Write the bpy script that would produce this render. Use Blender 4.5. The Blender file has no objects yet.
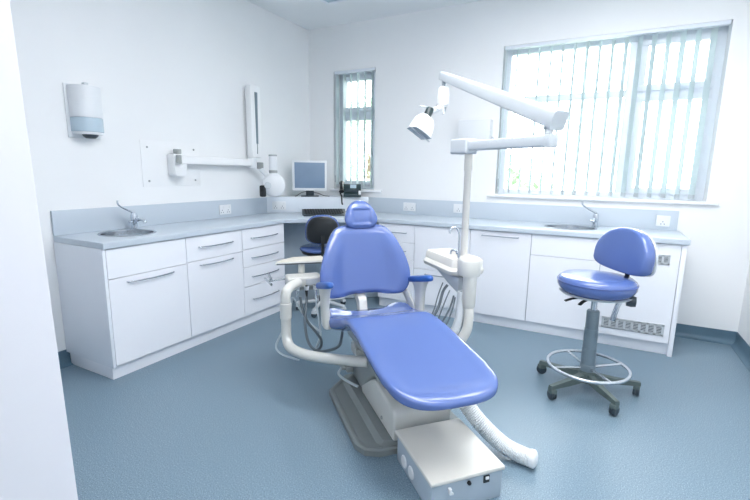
import bpy, bmesh, math, random
from mathutils import Vector, Matrix
random.seed(7)
PI = math.pi
C = bpy.context.scene.collection
SC = bpy.context.scene

# ------------------------------------------------------------------ materials
def lin(c):
    return tuple(((v/255)/12.92 if v/255 <= 0.04045 else ((v/255+0.055)/1.055)**2.4) for v in c) + (1.0,)

def mat(name, rgb, rough=0.5, metal=0.0, spec=0.5, coat=0.0, var=0.0, scale=8.0, bump=0.0, bscale=60.0, trans=0.0, emit=None, estr=0.0):
    m = bpy.data.materials.new(name); m.use_nodes = True
    nt = m.node_tree; b = nt.nodes['Principled BSDF']
    col = lin(rgb)
    b.inputs['Base Color'].default_value = col
    b.inputs['Roughness'].default_value = rough
    b.inputs['Metallic'].default_value = metal
    b.inputs['Specular IOR Level'].default_value = spec
    b.inputs['Coat Weight'].default_value = coat
    b.inputs['Coat Roughness'].default_value = 0.15
    b.inputs['Transmission Weight'].default_value = trans
    tc = nt.nodes.new('ShaderNodeTexCoord')
    if var > 0:
        n = nt.nodes.new('ShaderNodeTexNoise'); n.inputs['Scale'].default_value = scale; n.inputs['Detail'].default_value = 4
        nt.links.new(tc.outputs['Object'], n.inputs['Vector'])
        r = nt.nodes.new('ShaderNodeValToRGB')
        r.color_ramp.elements[0].position = 0.3; r.color_ramp.elements[1].position = 0.7
        r.color_ramp.elements[0].color = tuple(c*(1-var) for c in col[:3]) + (1,)
        r.color_ramp.elements[1].color = tuple(min(1, c*(1+var)) for c in col[:3]) + (1,)
        nt.links.new(n.outputs['Fac'], r.inputs['Fac']); nt.links.new(r.outputs['Color'], b.inputs['Base Color'])
    if bump > 0:
        n2 = nt.nodes.new('ShaderNodeTexNoise'); n2.inputs['Scale'].default_value = bscale; n2.inputs['Detail'].default_value = 3
        nt.links.new(tc.outputs['Object'], n2.inputs['Vector'])
        bp = nt.nodes.new('ShaderNodeBump'); bp.inputs['Strength'].default_value = bump; bp.inputs['Distance'].default_value = 0.002
        nt.links.new(n2.outputs['Fac'], bp.inputs['Height']); nt.links.new(bp.outputs['Normal'], b.inputs['Normal'])
    if emit:
        b.inputs['Emission Color'].default_value = lin(emit); b.inputs['Emission Strength'].default_value = estr
    return m

def floor_mat():
    m = bpy.data.materials.new('speckled_vinyl'); m.use_nodes = True
    nt = m.node_tree; b = nt.nodes['Principled BSDF']
    tc = nt.nodes.new('ShaderNodeTexCoord')
    n = nt.nodes.new('ShaderNodeTexNoise'); n.inputs['Scale'].default_value = 190; n.inputs['Detail'].default_value = 2
    nt.links.new(tc.outputs['Object'], n.inputs['Vector'])
    r = nt.nodes.new('ShaderNodeValToRGB')
    e = r.color_ramp.elements
    e[0].position = 0.30; e[0].color = lin((80, 102, 117))
    e[1].position = 0.72; e[1].color = lin((160, 181, 195))
    k = e.new(0.45); k.color = lin((110, 133, 148)); k = e.new(0.58); k.color = lin((119, 142, 157))
    nt.links.new(n.outputs['Fac'], r.inputs['Fac'])
    nt.links.new(r.outputs['Color'], b.inputs['Base Color'])
    b.inputs['Roughness'].default_value = 0.36; b.inputs['Specular IOR Level'].default_value = 0.5
    n2 = nt.nodes.new('ShaderNodeTexNoise'); n2.inputs['Scale'].default_value = 90
    nt.links.new(tc.outputs['Object'], n2.inputs['Vector'])
    bp = nt.nodes.new('ShaderNodeBump'); bp.inputs['Strength'].default_value = 0.07; bp.inputs['Distance'].default_value = 0.001
    nt.links.new(n2.outputs['Fac'], bp.inputs['Height']); nt.links.new(bp.outputs['Normal'], b.inputs['Normal'])
    return m

def glass_mat():
    m = bpy.data.materials.new('window_glass'); m.use_nodes = True
    nt = m.node_tree; nt.nodes.remove(nt.nodes['Principled BSDF'])
    out = nt.nodes['Material Output']
    t = nt.nodes.new('ShaderNodeBsdfTransparent'); t.inputs['Color'].default_value = (0.97, 0.99, 0.98, 1)
    g = nt.nodes.new('ShaderNodeBsdfGlossy'); g.inputs['Roughness'].default_value = 0.02
    f = nt.nodes.new('ShaderNodeFresnel'); f.inputs['IOR'].default_value = 1.45
    x = nt.nodes.new('ShaderNodeMixShader')
    nt.links.new(f.outputs['Fac'], x.inputs['Fac']); nt.links.new(t.outputs['BSDF'], x.inputs[1]); nt.links.new(g.outputs['BSDF'], x.inputs[2])
    nt.links.new(x.outputs['Shader'], out.inputs['Surface'])
    return m

def vane_mat():
    m = bpy.data.materials.new('vane_fabric'); m.use_nodes = True
    nt = m.node_tree; b = nt.nodes['Principled BSDF']; out = nt.nodes['Material Output']
    b.inputs['Base Color'].default_value = lin((214, 226, 229)); b.inputs['Roughness'].default_value = 0.8
    t = nt.nodes.new('ShaderNodeBsdfTranslucent'); t.inputs['Color'].default_value = lin((226, 236, 238))
    w = nt.nodes.new('ShaderNodeTexNoise'); w.inputs['Scale'].default_value = 200
    x = nt.nodes.new('ShaderNodeMixShader'); x.inputs['Fac'].default_value = 0.33
    nt.links.new(b.outputs['BSDF'], x.inputs[1]); nt.links.new(t.outputs['BSDF'], x.inputs[2]); nt.links.new(x.outputs['Shader'], out.inputs['Surface'])
    return m

M = dict(
    wall=mat('wall_paint', (236, 238, 239), 0.7, var=0.012, scale=1.5, bump=0.05, bscale=180),
    ceil=mat('ceiling_paint', (233, 236, 238), 0.8, var=0.01, scale=2),
    door_paint=mat('gloss_white_paint', (238, 240, 243), 0.4, var=0.01, scale=3),
    jamb=mat('satin_reveal_paint', (214, 215, 221), 0.5, var=0.01, scale=3),
    floor=floor_mat(),
    cove=mat('skirting_vinyl', (84, 112, 130), 0.4, var=0.08, scale=150),
    cab=mat('white_laminate', (236, 239, 245), 0.3, var=0.008, scale=3),
    carc=mat('white_carcass', (230, 235, 242), 0.4, var=0.01, scale=4),
    gap=mat('edge_gasket', (120, 130, 142), 0.7, var=0.03),
    top=mat('grey_worktop_laminate', (192, 203, 213), 0.35, var=0.012, scale=300),
    ledge=mat('ledge_laminate', (214, 222, 230), 0.35, var=0.02, scale=160),
    panel=mat('grey_desk_panel', (166, 182, 194), 0.5, var=0.03, scale=20),
    chrome=mat('polished_chrome', (205, 212, 220), 0.12, 1.0, var=0.02),
    steel=mat('brushed_steel', (186, 192, 198), 0.2, 1.0, var=0.06, scale=40),
    darksteel=mat('dark_steel_handle', (156, 166, 178), 0.3, 1.0, var=0.04),
    plastic=mat('white_plastic', (224, 228, 231), 0.35, var=0.01, scale=6),
    plasticg=mat('light_grey_plastic', (192, 199, 204), 0.4, var=0.015, scale=6),
    smoke=mat('pale_blue_plastic', (182, 201, 213), 0.25, var=0.02, scale=12),
    cream=mat('ivory_enamel', (212, 211, 204), 0.3, coat=0.3, var=0.015, scale=5),
    ivory=mat('ivory_plastic', (200, 202, 198), 0.38, var=0.015, scale=5),
    grey=mat('warm_grey_plastic', (158, 164, 164), 0.4, var=0.02, scale=5),
    plate=mat('grey_base_moulding', (124, 132, 133), 0.45, var=0.03, scale=12, bump=0.1, bscale=220),
    boxside=mat('grey_box_steel', (166, 180, 192), 0.4, var=0.03, scale=10),
    blue=mat('blue_vinyl', (82, 106, 166), 0.27, coat=0.6, var=0.02, scale=3, bump=0.08, bscale=260),
    blued=mat('blue_vinyl_welt', (62, 86, 150), 0.4, var=0.03),
    bluearm=mat('blue_armrest_rubber', (44, 92, 168), 0.4, var=0.03),
    black=mat('black_plastic', (22, 28, 32), 0.45, var=0.05),
    charcoal=mat('charcoal_plastic', (52, 64, 72), 0.4, var=0.05),
    colgrey=mat('blue_grey_steel', (120, 136, 146), 0.35, 0.3, var=0.03),
    basegrey=mat('grey_green_base', (96, 110, 108), 0.4, 0.3, var=0.05, scale=20),
    ring=mat('satin_steel_ring', (208, 214, 220), 0.22, 0.9, var=0.02),
    hose=mat('grey_rubber_hose', (92, 104, 112), 0.5, var=0.04),
    hosel=mat('pale_hose', (190, 202, 208), 0.45, var=0.03),
    corr=mat('corrugated_white_hose', (216, 221, 222), 0.45, var=0.02),
    slot=mat('grey_arm_slot', (112, 130, 140), 0.5, var=.03),
    screen=mat('grey_screen', (124, 146, 170), 0.2, var=0.05, scale=5),
    green=mat('dark_green_plastic', (36, 56, 60), 0.35, var=0.06),
    lens=mat('clear_shield', (206, 220, 228), 0.08, trans=0.35, var=0.01),
    frame=mat('white_upvc', (226, 232, 240), 0.3, var=0.01),
    glass=glass_mat(), vane=vane_mat(),
    grass=mat('pale_ground', (186, 192, 176), 0.9, var=0.2, scale=3),
    leaf=mat('shrub_leaf', (150, 178, 146), 0.8, var=0.3, scale=6),
    bark=mat('bark', (96, 84, 72), 0.9, var=0.2),
    lampoff=mat('light_diffuser_unlit', (176, 196, 208), 0.4, var=0.02),
    fillon=mat('fill_light_diffuser', (240, 246, 255), 0.4, emit=(253, 251, 252), estr=8.5),
)

# ------------------------------------------------------------------ mesh helpers
class MB:
    def __init__(s): s.bm = bmesh.new()
    def add(s, b, mtx=None):
        if mtx is not None: b.transform(mtx)
        me = bpy.data.meshes.new('tmp'); b.to_mesh(me); b.free(); s.bm.from_mesh(me); bpy.data.meshes.remove(me); return s
    def box(s, x0, x1, y0, y1, z0, z1, bev=0.0, seg=2, mtx=None):
        b = bmesh.new(); bmesh.ops.create_cube(b, size=1)
        b.transform(Matrix.Translation(((x0+x1)/2, (y0+y1)/2, (z0+z1)/2)) @ Matrix.Diagonal((abs(x1-x0), abs(y1-y0), abs(z1-z0), 1)))
        if bev > 0: bmesh.ops.bevel(b, geom=list(b.edges), offset=bev, segments=seg, profile=0.6, affect='EDGES')
        return s.add(b, mtx)
    def loft(s, rings, cap0=True, cap1=True, closed=True, mtx=None):
        b = bmesh.new(); vs = [[b.verts.new(p) for p in r] for r in rings]; n = len(rings[0])
        for i in range(len(vs)-1):
            for j in range(n if closed else n-1):
                k = (j+1) % n
                try: b.faces.new((vs[i][j], vs[i][k], vs[i+1][k], vs[i+1][j]))
                except ValueError: pass
        if closed and cap0: b.faces.new(list(reversed(vs[0])))
        if closed and cap1: b.faces.new(vs[-1])
        bmesh.ops.recalc_face_normals(b, faces=b.faces)
        return s.add(b, mtx)
    def tube(s, pts, r, n=12, smooth=0, closed=False, flat=None, mtx=None):
        P = [Vector(p) for p in pts]
        if smooth: P = catmull(P, smooth, closed)
        m = len(P); rings = []; T = []
        for i in range(m):
            a = P[(i-1) % m] if (closed or i > 0) else P[i]; c = P[(i+1) % m] if (closed or i < m-1) else P[i]
            T.append((c-a).normalized())
        up = Vector((0, 0, 1)) if abs(T[0].z) < 0.9 else Vector((1, 0, 0))
        N = (up - T[0]*up.dot(T[0])).normalized()
        for i in range(m):
            N = (N - T[i]*N.dot(T[i])).normalized(); B = T[i].cross(N)
            rr = r(i/(m-1)) if callable(r) else r
            fx, fy = flat or (1, 1)
            rings.append([P[i] + (N*math.cos(2*PI*k/n)*fx + B*math.sin(2*PI*k/n)*fy)*rr for k in range(n)])
        if closed: rings.append(rings[0]); return s.loft(rings, False, False, mtx=mtx)
        return s.loft(rings, mtx=mtx)
    def cyl(s, p, q, r, r2=None, n=24, bev=0.0, mtx=None):
        p, q = Vector(p), Vector(q); d = q-p; L = d.length; r2 = r if r2 is None else r2
        prof = [(0, 0), (r-bev, 0), (r, bev), (r2, L-bev), (r2-bev, L), (0, L)] if bev else [(0, 0), (r, 0), (r2, L), (0, L)]
        M_ = Matrix.Translation(p) @ d.to_track_quat('Z', 'Y').to_matrix().to_4x4()
        return s.lathe(prof, n, (mtx @ M_) if mtx is not None else M_)
    def lathe(s, prof, n=32, mtx=None):
        b = bmesh.new(); cols = []
        for r, z in prof:
            cols.append([b.verts.new((0, 0, z))] if r < 1e-6 else [b.verts.new((r*math.cos(2*PI*k/n), r*math.sin(2*PI*k/n), z)) for k in range(n)])
        for a, c in zip(cols, cols[1:]):
            for k in range(n):
                l = (k+1) % n
                if len(a) == 1 and len(c) == 1: continue
                if len(a) == 1: b.faces.new((a[0], c[k], c[l]))
                elif len(c) == 1: b.faces.new((a[k], a[l], c[0]))
                else: b.faces.new((a[k], a[l], c[l], c[k]))
        bmesh.ops.recalc_face_normals(b, faces=b.faces)
        return s.add(b, mtx)
    def prism(s, poly, a, c, axis='z', bev=0.0, seg=2, mtx=None):
        b = bmesh.new()
        f = {'z': lambda u, v, w: (u, v, w), 'y': lambda u, v, w: (u, w, v), 'x': lambda u, v, w: (w, u, v)}[axis]
        lo = [b.verts.new(f(u, v, a)) for u, v in poly]; hi = [b.verts.new(f(u, v, c)) for u, v in poly]; n = len(poly)
        b.faces.new(list(reversed(lo))); b.faces.new(hi)
        for i in range(n): b.faces.new((lo[i], lo[(i+1) % n], hi[(i+1) % n], hi[i]))
        bmesh.ops.recalc_face_normals(b, faces=b.faces)
        if bev > 0: bmesh.ops.bevel(b, geom=list(b.edges), offset=bev, segments=seg, profile=0.6, affect='EDGES')
        return s.add(b, mtx)
    def ball(s, c, r, sc=(1, 1, 1), mtx=None):
        b = bmesh.new(); bmesh.ops.create_uvsphere(b, u_segments=20, v_segments=12, radius=r)
        b.transform(Matrix.Translation(c) @ Matrix.Diagonal((*sc, 1)))
        return s.add(b, mtx)

def catmull(P, k, closed=False):
    out = []; n = len(P)
    for i in range(n if closed else n-1):
        p0 = P[(i-1) % n] if (closed or i > 0) else P[0]*2-P[1]
        p1, p2 = P[i], P[(i+1) % n]
        p3 = P[(i+2) % n] if (closed or i+2 < n) else P[-1]*2-P[-2]
        for j in range(k):
            t = j/k
            out.append(0.5*((2*p1) + (p2-p0)*t + (2*p0-5*p1+4*p2-p3)*t*t + (3*p1-p0-3*p2+p3)*t**3))
    if not closed: out.append(P[-1])
    return out

def obj(name, mb, m, parent=None, ang=38, label=None):
    me = bpy.data.meshes.new(name); mb.bm.to_mesh(me); mb.bm.free()
    me.materials.append(m)
    for p in me.polygons: p.use_smooth = True
    me.set_sharp_from_angle(angle=math.radians(ang))
    o = bpy.data.objects.new(name, me); C.objects.link(o)
    if parent: o.parent = parent
    if label: o['label'] = label
    return o

def tag(o, label, cat, group=None, kind=None):
    o['label'] = label; o['category'] = cat
    if group: o['group'] = group
    if kind: o['kind'] = kind
    return o
def thing(name, label, cat, loc=(0, 0, 0), rz=0.0, group=None):
    o = bpy.data.objects.new(name, None); o.empty_display_size = 0.1; C.objects.link(o)
    o.location = loc; o.rotation_euler = (0, 0, rz)
    return tag(o, label, cat, group)
def struct(name, mb, m, parent=None, ang=38):
    o = obj(name, mb, m, parent, ang); o['kind'] = 'structure'; return o
def Rz(a): return Matrix.Rotation(a, 4, 'Z')
def Tr(*p): return Matrix.Translation(p)
def interp(tab, x):
    if x <= tab[0][0]: return tab[0][1]
    for (a, va), (b, vb) in zip(tab, tab[1:]):
        if x <= b:
            t = (x-a)/(b-a); t = t*t*(3-2*t); return va+(vb-va)*t
    return tab[-1][1]
def lerp(tab, x):
    if x <= tab[0][0]: return tab[0][1]
    for (a, va), (b, vb) in zip(tab, tab[1:]):
        if x <= b: return va+(vb-va)*(x-a)/(b-a)
    return tab[-1][1]
def hermite(tab, x):   # smooth monotone-ish spline through the table
    n = len(tab)
    if x <= tab[0][0]: return tab[0][1]
    if x >= tab[-1][0]: return tab[-1][1]
    for i in range(n-1):
        if x <= tab[i+1][0]:
            x0, y0 = tab[i]; x1, y1 = tab[i+1]
            m0 = (y1-tab[i-1][1])/(x1-tab[i-1][0]) if i > 0 else (y1-y0)/(x1-x0)
            m1 = (tab[i+2][1]-y0)/(tab[i+2][0]-x0) if i+2 < n else (y1-y0)/(x1-x0)
            h = x1-x0; t = (x-x0)/h
            return y0*(2*t**3-3*t*t+1)+m0*h*(t**3-2*t*t+t)+y1*(-2*t**3+3*t*t)+m1*h*(t**3-t*t)
def super_ring(w, t, n=48, e=3.2):
    out = []
    for k in range(n):
        a = 2*PI*k/n; c, s_ = math.cos(a), math.sin(a)
        out.append((w*math.copysign(abs(c)**(2/e), c), t*math.copysign(abs(s_)**(2/e), s_)))
    return out

# ------------------------------------------------------------------ room constants (metres; camera stands over the origin)
XL, XR, YB, YF, H = -3.2845, 1.09, 4.4595, -1.6, 3.0255
CT = 0.926             # worktop height
ULT = 1.096            # top of the upstand
FXL, FYB = -2.728, 3.8685   # cabinet fronts, left run and back run
W1 = (-2.93, -2.375, 1.18, 2.53)
W2 = (-0.985, 0.748, 1.18, 2.585)
RV = 0.13              # reveal depth

# ------------------------------------------------------------------ room shell
struct('floor', MB().box(XL-0.2, XR+0.2, YF-0.2, YB+0.3, -0.1, 0), M['floor'])
struct('ceiling', MB().box(XL-0.2, XR+0.2, YF-0.2, YB+0.3, H, H+0.1), M['ceil'])
struct('wall_left', MB().box(XL-0.15, XL, YF, YB, 0, H), M['wall'])
struct('wall_right', MB().box(XR, XR+0.15, YF, YB, 0, H), M['wall'])
struct('wall_rear', MB().box(XL, XR, YF-0.15, YF, 0, H), M['wall'])
b = MB(); T = 0.28
xs = [XL-0.15, W1[0], W1[1], W2[0], W2[1], XR+0.15]
for i in (0, 2, 4): b.box(xs[i], xs[i+1], YB, YB+T, 0, H)
for w in (W1, W2):
    b.box(w[0], w[1], YB, YB+T, 0, w[2]); b.box(w[0], w[1], YB, YB+T, w[3], H)
struct('wall_back', b, M['wall'])
# doorway reveal at the left edge of the picture
struct('wall_front', MB().prism([(XL, 0), (-.860, 0), (-.940, H), (XL, H)], 0.24, 0.402, 'y', .004), M['jamb'])

# coved vinyl skirting
def cove(x0, x1):
    pr = [(0, 0), (-0.045, 0), (-0.045, 0.003), (-0.026, 0.008), (-0.012, 0.02), (-0.006, 0.042), (-0.005, 0.110), (0, 0.110)]
    return MB().prism(pr, x0, x1, 'x')
o = struct('baseboard_back', cove(0.5714, XR), M['cove']); o.location = (0, YB, 0)
o = struct('baseboard_right', cove(-(YB), -YF), M['cove']); o.rotation_euler = (0, 0, -PI/2); o.location = (XR, 0, 0)
o = struct('baseboard_left', cove(0.402, 1.556), M['cove']); o.rotation_euler = (0, 0, PI/2); o.location = (XL, 0, 0)

# windows
def window(name, w, mull, transoms, openers):
    y0, y1 = YB+RV, YB+RV+0.07; f = 0.055
    b = MB()
    b.box(w[0]+f+.001, w[1]-f-.001, y0+.001, y1-.001, w[2], w[2]+f, .004); b.box(w[0]+f+.001, w[1]-f-.001, y0+.001, y1-.001, w[3]-f, w[3], .004)
    b.box(w[0], w[0]+f, y0, y1, w[2], w[3], .006); b.box(w[1]-f, w[1], y0, y1, w[2], w[3], .006)
    for a, c in mull: b.box(a, c, y0-.002, y1-.002, w[2]+f+.001, w[3]-f-.001, .004)
    for a, c, z0, z1 in transoms: b.box(a+f+.001 if a == w[0] else a, c-f-.001 if c == w[1] else c, y0+.003, y1-.003, z0, z1, .004)
    for a, c, z0, z1, t in openers:
        for q in ((a, c, z0, z0+t), (a, c, z1-t, z1), (a, a+t, z0+t, z1-t), (c-t, c, z0+t, z1-t)):
            b.box(q[0], q[1], y0-0.015, y0+0.04, q[2], q[3], .005)
    o = struct(name, b, M['frame'])
    g = struct('glass_pane', MB().box(w[0]+f*0.7, w[1]-f*0.7, y0+0.045, y0+0.05, w[2]+f*0.7, w[3]-f*0.7), M['glass'], o)
    return o
w1 = window('window_1', W1, [], [(W1[0], W1[1], 2.03, 2.09)], [(W1[0]+.05, W1[1]-.05, 1.23, 2.035, .05), (W1[0]+.05, W1[1]-.05, 2.085, 2.48, .05)])
w2 = window('window_2', W2, [(0.075, 0.205)], [(W2[0], 0.074, 2.075, 2.135), (0.206, W2[1], 2.06, 2.13)],
            [(0.16, W2[1]-.045, 2.11, W2[3]-.045, .055), (0.16, W2[1]-.045, W2[2]+.045, 2.08, .055)])
obj('handle', MB().box(0.44, 0.50, YB+RV-0.04, YB+RV-0.015, 2.118, 2.142, .006).box(0.46, 0.54, YB+RV-0.05, YB+RV-0.038, 2.124, 2.136, .004), M['frame'], w2)
struct('trim_1', MB().box(W1[0]-0.03, W1[1]+0.11, YB-0.035, YB-.0005, W1[2]-0.024, W1[2], .006), M['door_paint'])
struct('trim_2', MB().box(W2[0]-0.07, W2[1]+0.08, YB-0.035, YB-.0005, W2[2]-0.024, W2[2], .006), M['door_paint'])

# vertical blinds
def blind(name, label, w, n, x0, sp, zb, zt, ang, wide=0.089):
    t = thing(name, label, 'blind', ((w[0]+w[1])/2, YB+0.031, zt))
    cx = (w[0]+w[1])/2
    obj('headrail', MB().box(w[0]+.01-cx, w[1]-.01-cx, -0.028, 0.022, -0.03, 0.0, .003), M['frame'], t)
    me = None
    for i in range(n):
        x = x0+i*sp-cx
        if me is None:
            b = MB(); L = zt-0.035-zb
            rows = []
            for z in (-0.035, -0.035-L):
                rows.append([(0.006*(1-(2*k/6-1)**2), wide*(k/6-0.5), z) for k in range(7)] + [(0.006*(1-(2*k/6-1)**2)+0.0012, wide*(k/6-0.5), z) for k in range(6, -1, -1)])
            b.loft(rows)
            v = obj('vane', b, M['vane'], t, 60); me = v.data
            wgt = obj('bottom_weight', MB().box(-0.003, 0.006, -wide*0.45, wide*0.45, -0.035-L, -0.035-L+0.036, .001), M['plasticg'], v); wm = wgt.data
        else:
            v = bpy.data.objects.new('vane', me); C.objects.link(v); v.parent = t
            q = bpy.data.objects.new('bottom_weight', wm); C.objects.link(q); q.parent = v
        v.location = (x, 0, 0); v.rotation_euler = (0, 0, ang+random.uniform(-.05, .05))
    ch = MB().tube([(w[0]+.025-cx, -0.03, -0.02), (w[0]+.022-cx, -0.034, -0.6), (w[0]+.022-cx, -0.034, zb-zt+0.12)], 0.0025, 6)
    obj('pull_cord', ch, M['frame'], t)
    obj('cord_weight', MB().cyl((w[0]+.022-cx, -0.034, zb-zt+0.06), (w[0]+.022-cx, -0.034, zb-zt+0.14), 0.008, 0.006, 12), M['plasticg'], t)
    return t
blind('vertical_blind', 'white vertical blind in the narrow window behind the telephone', W1, 6, W1[0]+.035, 0.093, W1[2]+.02, W1[3]-.001, math.radians(13.5))
blind('vertical_blind', 'wide white vertical blind with open vanes above the right-hand sink', W2, 17, W2[0]+.022, 0.1005, W2[2]+.018, W2[3]-.001, math.radians(19))

# outside
struct('ground', MB().box(-14, 12, YB+T, 26, -0.25, -0.2), M['grass'])
def shrub(label, x, y, h, r, seed):
    rnd = random.Random(seed)
    t = thing('garden_shrub', label, 'shrub', (x, y, -0.2), 0, 'shrubs outside the windows')
    obj('stem', MB().cyl((0, 0, 0), (0, 0, h*0.6), 0.07, 0.04, 10), M['bark'], t)
    bm = bmesh.new()
    for i in range(900):
        a, u = rnd.uniform(0, 2*PI), rnd.uniform(-1, 1); q = rnd.uniform(.55, 1)
        p = Vector((math.cos(a)*math.sqrt(1-u*u)*r*q, math.sin(a)*math.sqrt(1-u*u)*r*q, h*0.58+u*h*0.42*q))
        d = Vector((rnd.gauss(0, 1), rnd.gauss(0, 1), rnd.gauss(0, 1))).normalized(); e = d.orthogonal().normalized(); s_ = rnd.uniform(.07, .15)
        bm.faces.new([bm.verts.new(p+d*s_), bm.verts.new(p+e*s_*.45), bm.verts.new(p-d*s_), bm.verts.new(p-e*s_*.45)])
    m_ = MB(); m_.add(bm); obj('foliage', m_, M['leaf'], t, 180)
shrub('pale green garden shrub seen through lower left of the wide window', -1.75, 9.0, 1.9, 1.0, 3)
shrub('tall green tree seen through the narrow window', -5.6, 10.2, 3.6, 1.2, 5)

# one ceiling light, its corner at the top edge; lit panels are added fill
def ceiling_light_or_fill(label, x0, x1, y0, y1, on):
    cx, cy = (x0+x1)/2, (y0+y1)/2
    t = thing('ceiling_light_or_fill', label, 'light', (cx, cy, H), 0, 'ceiling light fittings')
    hx, hy = (x1-x0)/2, (y1-y0)/2; b = MB(); f = 0.03
    for q in ((-hx, hx, -hy, -hy+f), (-hx, hx, hy-f, hy), (-hx, -hx+f, -hy, hy), (hx-f, hx, -hy, hy)): b.box(*q, -0.05, 0, .004)
    obj('frame', b, M['frame'], t)
    obj('diffuser', MB().box(-hx+f, hx-f, -hy+f, hy-f, -0.042, -0.01), M['fillon' if on else 'lampoff'], t)
ceiling_light_or_fill('unlit ceiling light whose white corner shows at the top edge of the picture', -2.56, -1.36, 3.18, 3.78, False)
for x, y in ((-0.9, 2.0), (0.1, 2.9), (0.1, 1.3), (-0.5, -0.9)):
    ceiling_light_or_fill('added fill light panel on the ceiling out of view', x-.6, x+.6, y-.3, y+.3, True)

# ------------------------------------------------------------------ fitted cabinets
DEP = 0.53
def handle_bow(L):       # slim bowed metal pull, along local x, in front of y = 0
    return MB().tube([(-L/2, 0.0, 0), (-L/2+.012, -0.016, 0), (-L/4, -0.024, -0.002), (0, -0.027, -0.003), (L/4, -0.024, -0.002), (L/2-.012, -0.016, 0), (L/2, 0.0, 0)], 0.0052, 8, smooth=5)
def handle_bar(L):
    return MB().tube([(-L/2, 0.0, 0), (-L/2, -0.024, 0), (-L/2+.004, -0.028, 0), (L/2-.004, -0.028, 0), (L/2, -0.024, 0), (L/2, 0.0, 0)], 0.0048, 8)
def cabinet(name, label, origin, rz, W, fronts, group=None, handle=handle_bow, dep=DEP, end=None):
    """origin = front bottom-left corner at floor level; local x along the run, y into the unit. fronts: (kind, z0, z1, handle z, handle length)"""
    t = thing(name, label, 'cabinet', origin, rz, group)
    b = MB(); z0, z1 = 0.098, CT-0.043
    b.box(0.001, .018, .021, dep, z0, z1); b.box(W-.018, W-.001, .021, dep, z0, z1)
    b.box(.018, W-.018, .021, dep, z0, z0+.018); b.box(.018, W-.018, dep-.01, dep, z0+.018, z1)
    b.box(.018, W-.018, .021, .05, z1-.03, z1)
    obj('carcass', b, M['carc'], t)
    for kind, a, c, hz, hl in fronts:
        d = obj(kind, MB().box(.0022, W-.0022, 0, .019, a+.002, c-.002, .0015, 1), M['cab'], t)
        if hl:
            h = obj('handle', handle(hl), M['steel' if handle is handle_bow else 'darksteel'], d); h.location = (W/2, 0, hz)
    # dark edge behind the joints between fronts
    g = MB()
    for kind, a, c, hz, hl in fronts[1:]: g.box(.004, W-.004, .0195, .0208, c-.008, c+.008)
    g.box(0.0003, .010, .0195, .0208, z0, z1); g.box(W-.010, W-.0003, .0195, .0208, z0, z1)
    obj('door_seal', g, M['gap'], t)
    return t
Z0, Z1 = 0.1, CT-0.044
LY = [1.556, 2.147, 2.715, 3.27]
gL = 'fitted units under the left-hand worktop'
def left(i, *a, **k): return cabinet(a[0], a[1], (FXL, LY[i], 0), PI/2, LY[i+1]-LY[i], a[2], gL, **k)
left(0, 'sink_cabinet', 'white base unit under the left-hand round sink with one wide door', [('drawer_front', .685, Z1, 0, 0), ('door', Z0, .685, .648, .35)])
left(1, 'base_cabinet', 'white base unit between left sink unit and four-drawer unit', [('drawer', .69, Z1, .795, .35), ('door', Z0, .69, .652, .34)])
left(2, 'drawer_cabinet', 'white four-drawer unit at the end of left run beside the desk', [('drawer', .70, Z1, .795, .35), ('drawer', .54, .70, .618, .35), ('drawer', .362, .54, .446, .355), ('drawer', Z0, .362, .236, .35)])
BX = [-2.0, -1.604, -1.052, -0.521, 0.02, 0.545]
gB = 'fitted units under the back worktop'
def back(i, *a, **k): return cabinet(a[0], a[1], (BX[i], FYB, 0), 0, BX[i+1]-BX[i], a[2], gB, handle=handle_bar, **k)
back(0, 'drawer_cabinet', 'white narrow drawer unit directly right of the desk under back worktop', [('drawer', .70, Z1, .797, .22), ('drawer', .53, .70, .615, .22), ('drawer', .33, .53, .43, .22), ('drawer', Z0, .33, .22, .22)])
back(1, 'base_cabinet', 'white base unit behind the spittoon under the back worktop', [('door', .455, Z1, .0, 0), ('door', Z0, .455, .41, .3)])
back(2, 'base_cabinet', 'white full-height door unit right of the lamp pole', [('door', Z0, Z1, .838, .315)])
back(3, 'sink_cabinet', 'white base unit under the right-hand sink left of the blue stool', [('drawer_front', .70, Z1, 0, 0), ('door', Z0, .70, .0, 0)])
fr = back(4, 'appliance_cabinet', 'white end unit with two air grilles behind the blue stool', [('door', Z0, Z1, 0, 0)])
def grille(x0, x1, z0, z1, n, per):
    b = MB(); W_ = x1-x0; hh = z1-z0
    b.box(x0, x1, -.006, 0, z0, z0+hh*.17, .001).box(x0, x1, -.006, 0, z1-hh*.17, z1, .001)
    cw = W_/(n+.3)
    for i in range(n+1):
        xx = x0+.15*cw+i*cw; b.box(max(x0, xx-.17*cw), min(x1, xx+.17*cw), -.006, 0, z0, z1)
    sl = MB()
    for i in range(n):
        for k in range(per):
            zc = z0+hh*(.24+.52*k/(per-1)); xa = x0+.15*cw+i*cw+.17*cw; xb = xa+.66*cw
            sl.box(xa-.002, xb+.002, -.005, -.001, zc-hh*.028, zc+hh*.028, mtx=None)
    g = obj('grille', b, M['plasticg'], fr)
    obj('grille_slats', sl, M['plasticg'], g)
    obj('grille_backing', MB().box(x0+.004, x1-.004, -.0012, -.0004, z0+.004, z1-.004), M['charcoal'], g)
gx = -BX[4]
grille(0.40+gx-.01, 0.492+gx-.01, 0.722, 0.797, 2, 5)
grille(0.074+gx, 0.505+gx, 0.157, 0.25, 8, 5)
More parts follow.
